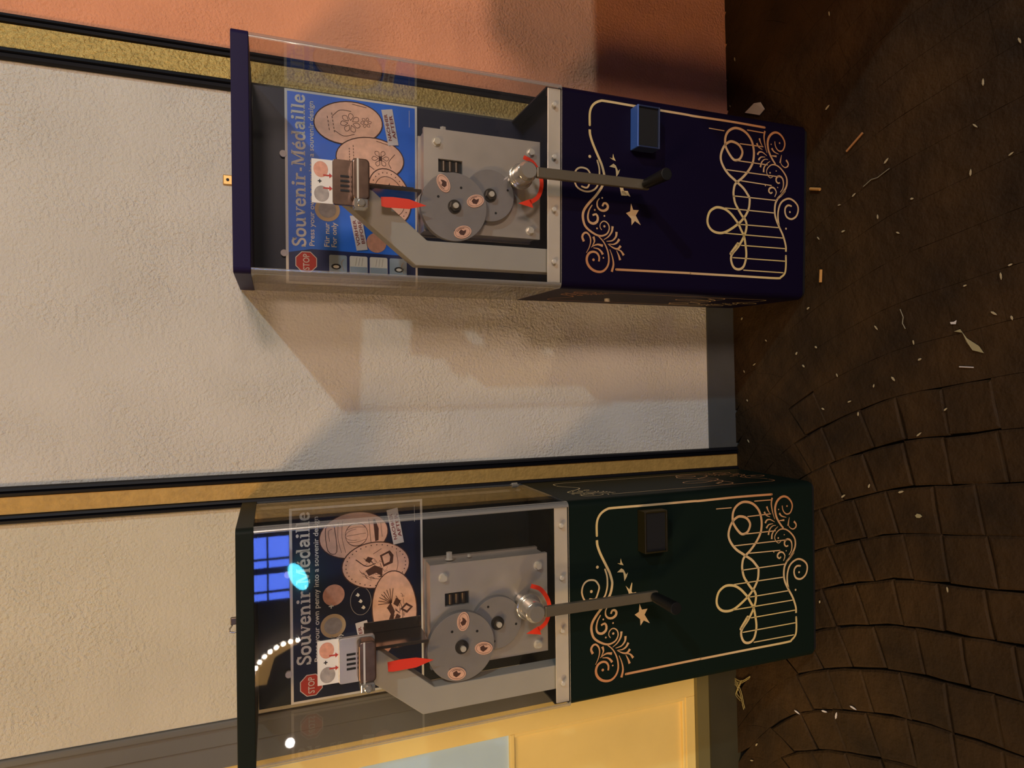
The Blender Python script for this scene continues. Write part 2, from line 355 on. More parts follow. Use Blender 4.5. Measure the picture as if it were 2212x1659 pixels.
def strip(xs,golds):
    global n
    a,b,c,d=xs
    for (p,q,m,yy,bv) in ((a,b,black_trim,-.016,.004),(b,c,golds,-.009,.001),(c,d,black_trim,-.016,.004)):
        mb=MB(); lo,hi=min(p,q),max(p,q)
        if m is black_trim:
            w=(hi-lo); pr=[(lo,0),(lo,-.007),(lo+.12*w,-.014),(lo+.38*w,-.016),(lo+.5*w,-.0105),(lo+.62*w,-.016),(lo+.88*w,-.014),(hi,-.007),(hi,0)]
            mb.vprism(pr,-.012,ZT)
            o=mb.build('trim_%d'%n,m,None,smooth=.5)
        else: o=mb.box(lo,hi,-.009,0,-.012,ZT).build('trim_%d'%n,m)
        struct(o); n+=1
strip((-.1724,-.1965,-.2365,-.2592),gold_plain)
strip((.9365,.9108,.855,.8267),gold_stucco)
# door in the left of the scene (only its right edge is in view)
fr=MB().box(-.818,-.80,-.006,.08,0,2.35).build('trim_7',frame_grey,None,bevel=.004,smooth=.6); struct(fr)
fr=MB().box(-.866,-.818,.006,.08,0,2.35).box(-.927,-.868,.014,.08,0,2.35).build('trim_8',frame_grey,None,bevel=.003,smooth=.6); struct(fr)
dr=MB().box(-1.018,-.929,.045,.085,.157,2.33).box(-1.95,-1.86,.045,.085,.157,2.33).box(-1.86,-1.018,.045,.085,.157,.192).box(-1.86,-1.018,.045,.085,2.23,2.33).box(-1.86,-1.018,.045,.085,.815,.83).build('door_1',door_yellow,None,bevel=.002,smooth=.5); struct(dr)
MB().box(-1.86,-1.018,.062,.080,.188,.818).build('lower_panel',door_yellow,dr)
# thin bevel bead round the lower panel and the pale pane above it
MB().box(-1.86,-1.018,.058,.068,.828,2.235).build('glass_pane',frost_glass,dr)
bd=MB().box(-1.031,-1.018,.049,.062,.190,.816).box(-1.86,-1.0181,.0491,.062,.1901,.203).build('panel_bead',door_yellow,dr,bevel=.003)
k=wbox('trim_9',olive,-2.0,-.927,.030,.09,.108,.157); k=wbox('trim_10',dark_sill,-2.0,-.80,.022,.10,-.012,.110)
wbox('wall_behind_door',near_black,-2.0,-.80,.12,.2,-.013,2.4)
# ------------------------------------------------------------------ the souvenir medal presses
HW=.257; FY=-.345
def mm(P): return [(p[0]/1000,p[1]/1000) for p in P]
def ornament(parent):
    mb=MB(); y=FY-.0009
    for kind,w,prof,P in ART:
        P=mm(P)
        if kind=='s': mb.rib(P,w*1.08/1000,y,0,prof,5)
        elif kind=='d': mb.ell(P[0][0],P[0][1],w/1000,w/1000,0,y,0,14)
        else: mb.flat(P,y)
    return mb.build('ornament',foil_m,parent)
def side_ornament(parent,sgn):
    mb=MB()
    for kind,w,prof,P in ART:
        if kind!='s' or prof=='n' and w<5: continue
        P=[(-.19+ (p[0]*.52),.015+p[1]*.985) for p in mm(P)]
        t=MB().rib(P,w*.0006,0,0,prof,4)
        mb.add([(sgn*(HW+.0006),v[0],v[2]) for v in t.v],t.f)
    return mb.build('side_ornament',foil_m,parent)
def hexbolt(mb,x,y,z,r,d,mi=0,axis='y'):
    if axis=='y':
        mb.cyl((x,y,z),(x,y-.0015,z),r*1.35,20,mi); mb.cyl((x,y-.0015,z),(x,y-d,z),r,6,mi)
    else:
        mb.cyl((x,y,z),(x+.0015,y,z),r*1.3,20,mi); mb.cyl((x+.0015,y,z),(x+d,y,z),r,6,mi)
def label_card(mb,C,lines,y,mis):
    """small tilted white card with red words, C = four corners (TL.. by hand)"""
    mb.flat(C,y,mis[0])
def make_poster(root,kind):
    Y=-.0985; x0,x1,z0,z1=-.245,.247,1.123,1.462
    sheet=MB().box(x0,x1,Y,Y+.0015,z0,z1).build('poster',paper,root)
    base=poster_blue if kind=='blue' else poster_navy
    b=MB().flat([(x0+.006,z0+.006),(x1-.006,z0+.006),(x1-.006,z1-.0065),(x0+.006,z1-.0065)],Y-.0006,0)
    if kind=='blue': b.flat([(x0+.006,z0+.006),(-.158,z0+.006),(-.1545,1.40),(-.165,1.4555),(x0+.006,1.4555)],Y-.0010,1)
    b.build('printed_ground',[base,poster_band],sheet)
    t=MB(); title(t,'Souvenir-M\u00e9daille',-.150,1.4135,.0335,.384,Y-.0014,0); t.build('title_lettering',cream_ink,sheet)
    t=MB(); put_text(t,'Press your own penny into a souvenir design',-.146,1.3925,.0125,.368,0,Y-.0014,0,.012); t.build('subtitle_lettering',cream_ink,sheet)
    t=MB(); put_text(t,'F\u00fcr nur',-.146,1.3550,.0130,.062,0,Y-.0014,0,.012); t.build('price_lettering',cream_ink,sheet)
    t=MB(); put_text(t,'For only',-.146,1.3370,.0130,.064,0,Y-.0014,0,.012); t.build('price_lettering',cream_ink,sheet)
    t=MB().flat([(.188,1.1442),(.233,1.1442),(.233,1.1452),(.188,1.1452)],Y-.0014); t.build('thin_line',cream_ink,sheet)
    if kind!='blue':
        t=MB().flat([(-.016,1.3611),(-.0114,1.3611),(-.0114,1.3565),(-.0086,1.3565),(-.0086,1.3611),(-.004,1.3611),(-.004,1.3639),(-.0086,1.3639),(-.0086,1.3685),(-.0114,1.3685),(-.0114,1.3639),(-.016,1.3639)],Y-.0014); t.build('plus_sign',cream_ink,sheet)
    # medals
    def medal(cx,cz,rx,rz,rot,lay,marks):
        m=MB(); y=Y-.0014-.0005*lay
        m.ell(cx,cz,rx+.0028,rz+.0028,rot,y,1); m.ell(cx,cz,rx,rz,rot,y-.0002,0)
        c,q=math.cos(rot),math.sin(rot)
        tr=lambda u,v:(cx+c*u*rx-q*v*rz,cz+q*u*rx+c*v*rz)
        yy=y-.0004
        for mk in marks:
            if mk[0]=='l': m.rib([tr(*p) for p in mk[2]],mk[1],yy,1,'f',4)
            elif mk[0]=='p': m.flat([tr(*p) for p in mk[1]],yy,1)
            elif mk[0]=='dots':
                for i in range(mk[1]):
                    a=2*PI*(i+.5)/mk[1]; p=tr(mk[2]*math.cos(a),mk[2]*math.sin(a)); m.ell(p[0],p[1],.0016,.0016,0,yy,1,8)
            elif mk[0]=='ring': m.ring(cx,cz,rx*mk[1],rz*mk[1],rot,.0016,yy,1)
            elif mk[0]=='lab':  # lighter patch over engraving
                m.flat([tr(*p) for p in mk[1]],yy-.0002,0)
        return m.build('medal_picture',[copper,copper_dark],sheet)
    if kind=='blue':
        # three elongated medals; the cartoon figures of the original are left out, only the plain rims and border strokes are kept
        rose=lambda u,v,r,n:[('l',.0014,[(u+.25*r*math.cos(a),v+.4*r*math.sin(a)),(u+.8*r*math.cos(a-.3),v+1.25*r*math.sin(a-.3)),(u+r*math.cos(a+.1),v+1.55*r*math.sin(a+.1)),(u+.7*r*math.cos(a+.4),v+1.1*r*math.sin(a+.4)),(u+.25*r*math.cos(a),v+.4*r*math.sin(a))]) for a in [2*PI*i/n for i in range(n)]]
        dash=lambda u,n,v0,v1:[('l',.0017,[(u,v0+(v1-v0)*i/n),(u,v0+(v1-v0)*(i+.62)/n)]) for i in range(n)]
        medal(.179,1.304,.0865,.0535,math.radians(98),1,[('l',.0015,[(-.60,-.72),(-.18,-.90)])]+rose(-.05,.0,.30,7)+rose(-.52,.0,.17,6)+dash(.46,6,-.5,.5)+dash(.60,4,-.35,.4)+[('l',.0015,[(-.12,.55),(.2,.62),(.45,.35)]),('l',.0015,[(-.12,-.55),(.2,-.62),(.45,-.35)])])
        medal(.092,1.2485,.0870,.0545,math.radians(92),2,[('l',.0015,[(-.62,-.70),(-.20,-.88)])]+rose(-.30,-.05,.26,6)+dash(.50,6,-.6,.3)+dash(.62,5,-.45,.2)+[('l',.0016,[(-.75,-.3),(-.55,.1),(-.62,.4)]),('l',.0016,[(-.1,.5),(.1,.3),(.25,.45),(.2,.65)]),('p',[(-.35,-.16),(-.25,-.16),(-.25,.06),(-.35,.06)])])
        medal(-.002,1.198,.0735,.0520,math.radians(22),3,[('ring',.74),('dots',26,.87),('p',[(-.35,-.3),(-.15,.25),(.1,.45),(.38,.30),(.30,.05),(.45,-.25),(.15,-.12),(0,-.45),(-.12,-.1)])])
    else:
        g=[('ring',.985)]
        medal(.167,1.303,.0860,.0580,math.radians(95),1,
          [('l',.0012,[(.15+.33*math.cos(a)-.22,.52*math.sin(a)) for a in [2*PI*i/20 for i in range(21)]])]+
          [('l',.0009,[(-.07+.33*math.cos(a),k*math.sin(a)) for a in [PI*i/10 for i in range(-5,6)]]) for k in (.25,.5)]+
          [('l',.0009,[(-.07-.33*math.cos(a),.5*math.sin(a)) for a in [PI*i/10 for i in range(-5,6)]])]+
          [('l',.0009,[(-.35+.0,v*.45),(-.07,v*.56),(.22,v*.45)]) for v in (-.6,0,.6)]+
          [('l',.0018,[(.55,-.6),(.80,-.5),(.80,.5),(.55,.6),(.55,-.6)]),('l',.0012,[(.62,-.42),(.73,-.36),(.73,.1)]),('l',.0010,[(.30,-.72),(.36,0),(.30,.72)]),('l',.0010,[(.42,-.7),(.48,0),(.42,.7)]),
           ('p',[(-.66,-.55),(-.60,-.55),(-.60,.45),(-.70,.42),(-.74,-.1)]),('l',.0012,[(-.47,-.6),(-.47,.5)]),('l',.0009,[(-.82,-.4),(-.82,.3)])])
        rk=random.Random(5); scr=lambda n,u0,u1,v0,v1,L_:[('l',rk.choice((.0007,.0010,.0014)),[(a,b),(a+rk.uniform(-L_,L_),b+rk.uniform(-L_,L_)*1.3),(a+rk.uniform(-L_,L_)*1.6,b+rk.uniform(-L_,L_)*1.6)]) for a,b in [(rk.uniform(u0,u1),rk.uniform(v0,v1)) for _ in range(n)]]
        medal(.083,1.2475,.0860,.0590,math.radians(88),2,scr(26,-.35,.35,-.35,.55,.14)+[('dots',34,.90),('l',.0024,[(.62,-.30),(.30,.02),(.02,-.08)]),('p',[(-.10,-.42),(-.40,-.62),(-.52,-.40),(-.50,-.05),(-.22,.10)]),('lab',[(-.17,-.38),(-.36,-.50),(-.42,-.33),(-.40,-.12),(-.24,-.02)]),
           ('p',[(.05,.0),(.32,.22),(.22,.46),(.0,.34),(-.18,.5),(-.2,.16)]),('l',.0012,[(.48,.25),(.15,.55),(-.1,.62)]),('l',.0012,[(.1,-.5),(-.15,-.72)]),('l',.0012,[(-.60,-.55),(-.66,0),(-.60,.5)]),('p',[(.2,-.1),(.34,-.22),(.26,-.4),(.1,-.32)])])
        fan=lambda sx,sy,a0,a1,n,r:[('l',.0018,[(sx,sy),(sx+r*math.cos(a0+(a1-a0)*i/(n-1))*.62,sy+r*math.sin(a0+(a1-a0)*i/(n-1)))]) for i in range(n)]
        medal(-.039,1.2005,.1010,.0575,math.radians(4),3,scr(22,-.35,.3,-.55,.3,.11)+fan(.18,.12,-.2,1.5,8,.62)+fan(-.40,.12,2.0,3.6,8,.60)+[('p',[(-.16,-.55),(-.02,-.85),(.12,-.55),(-.02,-.25)]),('lab',[(-.09,-.55),(-.02,-.72),(.05,-.55),(-.02,-.38)]),('p',[(-.36,.18),(-.05,.0),(.2,.16),(.08,.34),(-.1,.2),(-.3,.36)]),('l',.0016,[(-.5,-.2),(-.2,-.35),(.1,-.3),(.35,-.1)]),('p',[(.05,-.15),(.2,-.3),(.3,-.1),(.15,.05)]),('p',[(-.35,-.1),(-.2,-.25),(-.12,-.08),(-.25,.05)])])
        # pendant outline with three little pale shapes
        p=MB(); p.ring(-.006,1.288,.0370,.0270,math.radians(3),.0012,Y-.0014,0)
        for (x,z) in ((.010,1.2955),(-.007,1.2885),(-.024,1.2815)): p.flat([(x-.005,z-.001),(x-.001,z-.005),(x+.003,z-.003),(x+.006,z+.001),(x+.002,z+.003),(x,z+.006),(x-.003,z+.002)],Y-.0014,1)
        p.build('pendant_picture',[silver_ink,cream_ink],sheet)
    # coins
    ex,ez=(-.050,1.3595) if kind=='blue' else (-.061,1.358)
    c=MB(); c.ell(ex,ez,.0305,.0315,0,Y-.0014,0); c.ell(ex,ez,.0215,.0225,0,Y-.0017,1); c.build('coin_picture',[gold_ink,silver_ink],sheet)
    MB().ell(-.1275,1.234,.0262,.0262,0,Y-.0014).build('penny_picture',penny_ink,sheet)
    if kind!='blue': MB().ell(.0175,1.356,.0272,.0272,0,Y-.0014).build('penny_picture',penny_ink,sheet)
    # before / after cards
    for C,tx,o in (([(-.1518,1.2860),(-.1475,1.2574),(-.0569,1.2731),(-.0618,1.3031)],('VORHER','BEFORE'),(-.1515,1.2860)),([(.1322,1.2018),(.1363,1.1741),(.2300,1.1904),(.2243,1.2196)],('NACHHER','AFTER'),(.1322,1.2018))):
        k=MB(); k.flat(C,Y-.0034,0)
        d=Vector((C[3][0]-C[0][0],C[3][1]-C[0][1])); rot=math.atan2(d.y,d.x); L=d.length; dn=Vector((d.y,-d.x)).normalized()
        for j,s in enumerate(tx):
            q=Vector(C[0])+d*.13+dn*(.0125+.0128*j); put_text(k,s,q.x+d.x*(.04*j),q.y+d.y*(.04*j),.0085,L*(.74-.08*j),rot,Y-.0038,1,.018)
        k.build('caption_card',[paper_pink,maroon],sheet)
    # stop sign
    s=MB(); sx,sz,sr=(-.188,1.4130,.0265) if kind=='blue' else (-.2030,1.4130,.0275)
    oc=lambda r:[(sx+r*math.cos(PI/8+PI/4*i),sz+r*math.sin(PI/8+PI/4*i)) for i in range(8)]
    s.flat(oc(sr+.0022),Y-.0014,0); s.flat(oc(sr),Y-.0017,1); put_text(s,'STOP',sx-.0205,sz-.0075,.0155,.041,0,Y-.0020,0,.012); s.build('stop_sign',[paper_pink,red_ink],sheet)
    if kind=='blue':
        for i,(za,zb) in enumerate(((1.311,1.356),(1.258,1.304),(1.205,1.252),(1.153,1.1995))):
            h=MB(); xb=-.166; xa=-.212; P=rrect(xa,xb,za,zb,.004,3); h.flat(P,Y-.0014,0 if i in(0,3) else 1)
            if i in (0,3):
                cz=(za+zb)/2+.008; h.ell(-.196,cz-.003 if i==0 else cz-.010,.0075,.0125,0,Y-.0017,2,18); h.ell(-.1965,cz-.003 if i==0 else cz-.010,.0040,.0075,0,Y-.0020,1,14); h.rib([(-.176,za+.008),(-.186,za+.014),(-.206,za+.008)],.0025,Y-.0017,3,'f')
            else:
                h.flat([(xa,za+.001),(xa,zb-.001),(-.194,zb-.001),(-.194,za+.001)],Y-.0017,0)
                for dx in (.012,.020,.028): h.rib([(-.170,za+dx),(-.191,za+dx+.003)],.0009,Y-.0017,3,'f')
            h.build('instruction_picture',[pale_blue,paper,dark_ink,silver_ink],sheet)
    return sheet
def make_press(kind,label,cx,rz,pos_group):
    P=dict(blue=(blue_paint,blue_cap,blue_in,blue_lit_top,blue_dim),green=(green_paint,green_cap,green_in,green_dim,green_dim))[kind]
    paint,capm,inner,hoodm,lipm=P
    c,s=math.cos(rz),math.sin(rz)
    root=empty('souvenir_press',(cx-s*.2*1 + 0,-.2+c*.2,0),rz)   # base at the back centre; pivot of the measured turn is 0.2 m forward
    root.location=(cx-s*.2,-.2+c*.2,0)
    tag(root,label,'press machine',pos_group)
    # cabinet
    cab=MB().vprism(rrect(-HW,HW,FY,-.020,.020,6,(0,0,1,1)),.013,.806).build('base_cabinet',paint,root,bevel=.003,seg=2,smooth=.7,limit=.9)
    MB().vprism(rrect(-HW+.006,HW-.006,FY+.006,-.022,.018,5,(0,0,1,1)),.0012,.0135).build('plinth',near_black,cab)
    ornament(cab); side_ornament(cab,1); side_ornament(cab,-1)
    # coin return: open box standing proud of the door
    bx0,bx1,bz0,bz1=.113,.221,.543,.603; y0=-.382; t=.004
    r=MB().box(bx0,bx1,y0,FY-.001,bz1,bz1+.004).build('coin_return',hoodm,cab,bevel=.001)
    MB().box(bx0,bx0+t,y0,FY-.001,bz0,bz1).box(bx1-t,bx1,y0,FY-.001,bz0,bz1).box(bx0,bx1,y0,FY-.001,bz0-.004,bz0).build('coin_return_frame',lipm,cab,bevel=.0008)
    MB().box(bx0+t,bx1-t,-.3765,-.374,bz0,bz1).build('coin_return_dark',near_black,cab)  # black sheet standing for the shade inside the open box
    MB().cyl((-HW-.0075,-.155,.568),(-HW+.002,-.155,.568),.0085,20).box(-HW-.0085,-HW-.007,-.1560,-.1540,.5625,.5735).build('cam_lock',steel_bright,cab,smooth=.6)
    if kind=='green' : pass
    # tray and front band
    tray=MB().box(-.246,.246,-.338,-.090,.8065,.812).box(.243,.247,-.338,-.090,.812,.846).box(-.247,-.243,-.338,-.090,.812,.846).box(.226,.243,-.338,-.328,.812,.842).build('tray',inner if kind=='green' else blue_lit_top if False else inner,root)
    band=MB().box(-.243,.243,-.3435,-.3395,.8085,.8435).build('front_band',steel_bright,root,bevel=.0008)
    for x in (.200,.070,-.061,-.192):
        MB().cyl((x,-.3505,.829),(x,-.3535,.829),.0058,16).cyl((x,-.3535,.829),(x,-.3545,.829),.0045,16).build('screw',screw_steel,band,smooth=.5)
    MB().box(-.2465,.2465,-.092,-.086,.812,1.537).build('back_panel',inner,root)
    for x in (-.168,.082):
        MB().cyl((x,-.093,1.4665),(x,-.100,1.4665),.0085,18).build('poster_clip',paper_pink,root,smooth=.5)
    make_poster(root,kind)
    # roller block
    bk=MB()
    X0,X1,Z0,Z1=-.128,.1215,.845,1.150; wx0,wx1,wz0,wz1=.018,.050,1.053,1.114
    f0,f1=-.297,-.285
    bk.box(X0,wx0,f0,f1,Z0,Z1).box(wx1,X1,f0,f1,Z0,Z1).box(wx0,wx1,f0,f1,wz1,Z1).box(wx0,wx1,f0,f1,Z0,wz0)
    bk.box(X0+.004,X1-.004,-.285,-.224,Z0+.004,Z1-.004)
    bk.box(X0,X1,-.232,-.218,Z0,Z1)
    block=bk.build('press_block',steel,root)
    MB().box(wx0,wx1,-.2885,-.2855,wz0,wz1).build('window_recess',near_black,block)
    for i in range(3): MB().cyl((wx0+.004,-.290,wz0+.014+.016*i),(wx1-.004,-.290,wz0+.014+.016*i),.0055,14).build('gear_shaft',dark_lock,block,smooth=.6)
    for (x,z) in ((.089,1.118),(.091,.871),(-.108,.873)):
        b=MB(); hexbolt(b,x,f0,z,.0085,.010); b.build('bolt',screw_steel,block)
    for (x,z,y) in ((X1,1.093,-.262),(X1,1.040,-.255)):
        b=MB(); hexbolt(b,x,y,z,.008 if z>1.05 else .004,.018 if z>1.05 else .006,0,'x'); b.build('bolt',steel_bright,block)
    # rollers
    def roller(name,x,z,r,ya,yb):
        m=MB().cyl((x,yb,z),(x,ya,z),r,64)
        o=m.build(name,roller_grey,root,bevel=.0015,seg=2,smooth=.6,limit=1.0)
        b=MB().cyl((x,ya,z),(x,ya-.003,z),.0165,28,1).cyl((x,ya-.003,z),(x,ya-.011,z),.0130,6,1).cyl((x,ya-.011,z),(x,ya-.0165,z),.0068,18,0)
        b.build('hub_nut',[screw_steel,nut_dark],o)
        return o
    big=roller('medal_roller',-.071,1.082,.0825,-.327,-.309)
    small=roller('drive_roller',-.032,.987,.0640,-.314,-.298)
    a0=0 if kind=='blue' else math.radians(-31)
    for (a,rr) in ((62,.045),(182,.058),(-20,.05)):
        an=math.radians(a)+a0; MB().cyl((-.071+rr*math.cos(an),-.3269,1.082+rr*math.sin(an)),(-.071+rr*math.cos(an),-.3274,1.082+rr*math.sin(an)),.0032,12).build('drill_hole',near_black,big)
    for (a,rr) in ((60,.048),(150,.05),(-70,.05),(-160,.045)):
        an=math.radians(a)+a0; MB().cyl((-.032+rr*math.cos(an),-.3139,.987+rr*math.sin(an)),(-.032+rr*math.cos(an),-.3144,.987+rr*math.sin(an)),.003,12).build('drill_hole',near_black,small)
    for (a,lr,tg) in ((27,.060,0),(-71,.056,0),(199,.063,1)):
        an=math.radians(a)+a0; x,z=-.071+lr*math.cos(an),1.082+lr*math.sin(an); ro=an+(PI/2 if tg else 0)
        m=MB(); n=32; cc,qq=math.cos(ro),math.sin(ro)
        for (k,y1,mi) in ((1.0,-.3290,0),):
            ring=[(x+cc*.0225*math.cos(t)-qq*.0150*math.sin(t),z+qq*.0225*math.cos(t)+cc*.0150*math.sin(t)) for t in [2*PI*i/n for i in range(n)]]
            m.prism(ring,y1,-.3270,0)
        m.ring(x,z,.0195,.0122,ro,.0008,-.3292,1)
        tr=lambda u,v:(x+cc*.0225*u-qq*.015*v,z+qq*.0225*u+cc*.015*v)
        sh=rs.random()
        m.flat([tr(*p) for p in ((-.35,-.3),(0,-.55),(.3,-.2),(.45,.2),(.1,.15),(-.1,.5),(-.45,.15))],-.3293,1)
        m.rib([tr(-.6,.3),tr(-.2,.62),(tr(.3,.55))],.0013,-.3293,1,'f')
        m.build('sample_medal',[copper,copper_dark],big)
    # support arm with the coin chute
    arm=[(-.2165,.812),(-.1560,.812),(-.1560,1.148),(-.030,1.300),(-.080,1.345),(-.2165,1.176)]
    MB().prism(arm,-.325,-.285).build('support_arm',arm_grey,root,bevel=.003,seg=2,smooth=.6)
    MB().box(-.046,-.0385,-.333,-.245,1.163,1.300).box(-.0385,-.012,-.2475,-.245,1.163,1.300).build('slide_rail',dark_mirror,root,bevel=.001)
    ch=MB().prism(rrect(-.097,.002,1.291,1.369,.006,4),-.3620,-.3510).build('coin_chute',steel if kind=='green' else bronze_and_reflection,root,bevel=.001)  # blue press: the steel plate's brown reflection is put into its colour
    MB().box(-.108,-.089,-.398,-.364,1.2965,1.327).cyl((-.0985,-.398,1.312),(-.0985,-.405,1.312),.0085,18).build('slide_tip',chrome,ch,bevel=.002)
    MB().box(-.090,-.001,-.3935,-.3925,1.3165,1.3205).build('slide_strip',screw_steel,ch)
    MB().box(-.085,-.010,-.351,-.318,1.296,1.362).build('chute_body',near_black,ch,bevel=.002)
    MB().prism(rrect(-.090,.000,1.2925,1.331,.010,5),-.3930,-.3620).build('coin_slide',bronze_and_reflection,ch,bevel=.004,seg=3,smooth=.7)
    for i in range(4):
        x=-.0345-.0105*i
        MB().box(x-.0022,x+.0022,-.3632,-.3612,1.3330,1.3525).build('coin_slot',near_black,ch)
    cd_=MB(); cd_.box(-.0955,.0005,-.3535,-.3512,1.367,1.413,0)
    cd_.ell(-.0215,1.3935,.0175,.0155,0,-.3538,1); cd_.ell(-.075,1.392,.0175,.0160,0,-.3538,2)
    for x in (-.034,-.062):
        cd_.rib([(x,1.3885),(x,1.3745)],.0032,-.3541,3,'f'); cd_.flat([(x-.0055,1.3755),(x,1.3690),(x+.0055,1.3755)],-.3542,3)
    cd_.rib([(-.0515,1.396),(-.0435,1.396)],.0022,-.3541,4,'f'); cd_.rib([(-.0475,1.392),(-.0475,1.400)],.0022,-.3541,4,'f')
    cd_.build('coin_card',[paper,penny_ink,silver_ink,red_ink,dark_ink],ch)
    # stickers
    MB().prism([(-.0695,1.262),(-.0905,1.2605),(-.0925,1.250),(-.0915,1.197),(-.0805,1.156),(-.0690,1.197),(-.0675,1.235)],-.3515,-.3506).build('pointer_sticker',red_vinyl,root)
    ar=MB().rib([(.060,.912),(.049,.887),(.022,.868),(-.006,.8635),(-.034,.873),(-.049,.893)],.0105,-.3512,0,'f',6)
    ar.flat([(-.0625,.886),(-.0405,.893),(-.0545,.926)],-.3512)
    ar.build('turn_arrow_sticker',red_vinyl,root)
    # crank
    cr=MB().cyl((.011,-.3005,.920),(.011,-.352,.920),.016,28).cyl((.011,-.3515,.920),(.011,-.357,.920),.032,40).cyl((.011,-.357,.920),(.011,-.400,.920),.0250,40).cyl((.011,-.400,.920),(.011,-.409,.920),.0250,40,0,.0185).build('crank_hub',chrome,root,bevel=.003,seg=3,smooth=.6,limit=1.0)
    lx=.0105
    MB().box(lx-.0125,lx+.0125,-.404,-.392,.584,.897).build('crank_lever',bronze_lever,cr,bevel=.002)
    MB().cyl((lx,-.404,.597),(lx,-.409,.597),.011,20).cyl((lx,-.409,.597),(lx,-.500,.597),.0130,24,0,.0155).build('crank_grip',black_grip,cr,bevel=.003,seg=2,smooth=.7,limit=1.0)
    # hood
    hz0,hz1=.8075,1.5385; th=.0045; R_=.013; ys=-.3505
    outer=rrect(-HW,HW,ys,-.018,R_,6,(0,0,1,1)); inn=rrect(-HW+th,HW-th,ys+th,-.018,R_-th,6,(0,0,1,1))
    # path: back-left -> front-left bend -> front-right bend -> back-right
    def path(pl_):
        L=[p for p in pl_]; L=L[1:]+L[:1]      # starts at back-left
        return L
    po,pi=path(outer),path(inn); n=len(po); h=MB()
    for seq,sg in ((po,1),(pi,-1)):
        v=[(p[0],p[1],hz0) for p in seq]+[(p[0],p[1],hz1) for p in seq]
        fs=[];ms=[]
        for i in range(n-1):
            a,b=Vector(seq[i]),Vector(seq[i+1]); fs.append((i,i+1,n+i+1,n+i)); ms.append(1 if (b-a).length<.01 else 0)
        base=len(h.v); h.v+=v
        for f,m_ in zip(fs,ms): h.f.append([base+q for q in f]); h.m.append(m_)
    for z in (hz0,hz1):
        base=len(h.v); h.v+=[(p[0],p[1],z) for p in po]+[(p[0],p[1],z) for p in pi]
        for i in range(n-1): h.f.append([base+i,base+i+1,base+n+i+1,base+n+i]); h.m.append(1)
    for i in (0,n-1):
        base=len(h.v); h.v+=[(po[i][0],po[i][1],hz0),(pi[i][0],pi[i][1],hz0),(pi[i][0],pi[i][1],hz1),(po[i][0],po[i][1],hz1)]; h.f.append([base,base+1,base+2,base+3]); h.m.append(1)
    h.build('hood',[ac,ac_edge],root,smooth=.45)
    # cap
    cp=MB().vprism(rrect(-HW-.0005,HW+.0005,-.353,-.016,.014,5,(0,0,1,1)),1.5385,1.574).build('cap',capm,root,bevel=.002,seg=2,smooth=.7,limit=.9)
    MB().box(-.030,.006,-.168,-.132,1.574,1.5765).build('hasp',dark_lock,cp)
    for z in (.835,):
        MB().box(HW-.001,HW+.003,-.052,-.030,z-.010,z+.010).cyl((HW+.003,-.041,z-.009),(HW+.003,-.041,z+.009),.004,12).build('hood_latch',chrome,root,bevel=.0008)
    return root
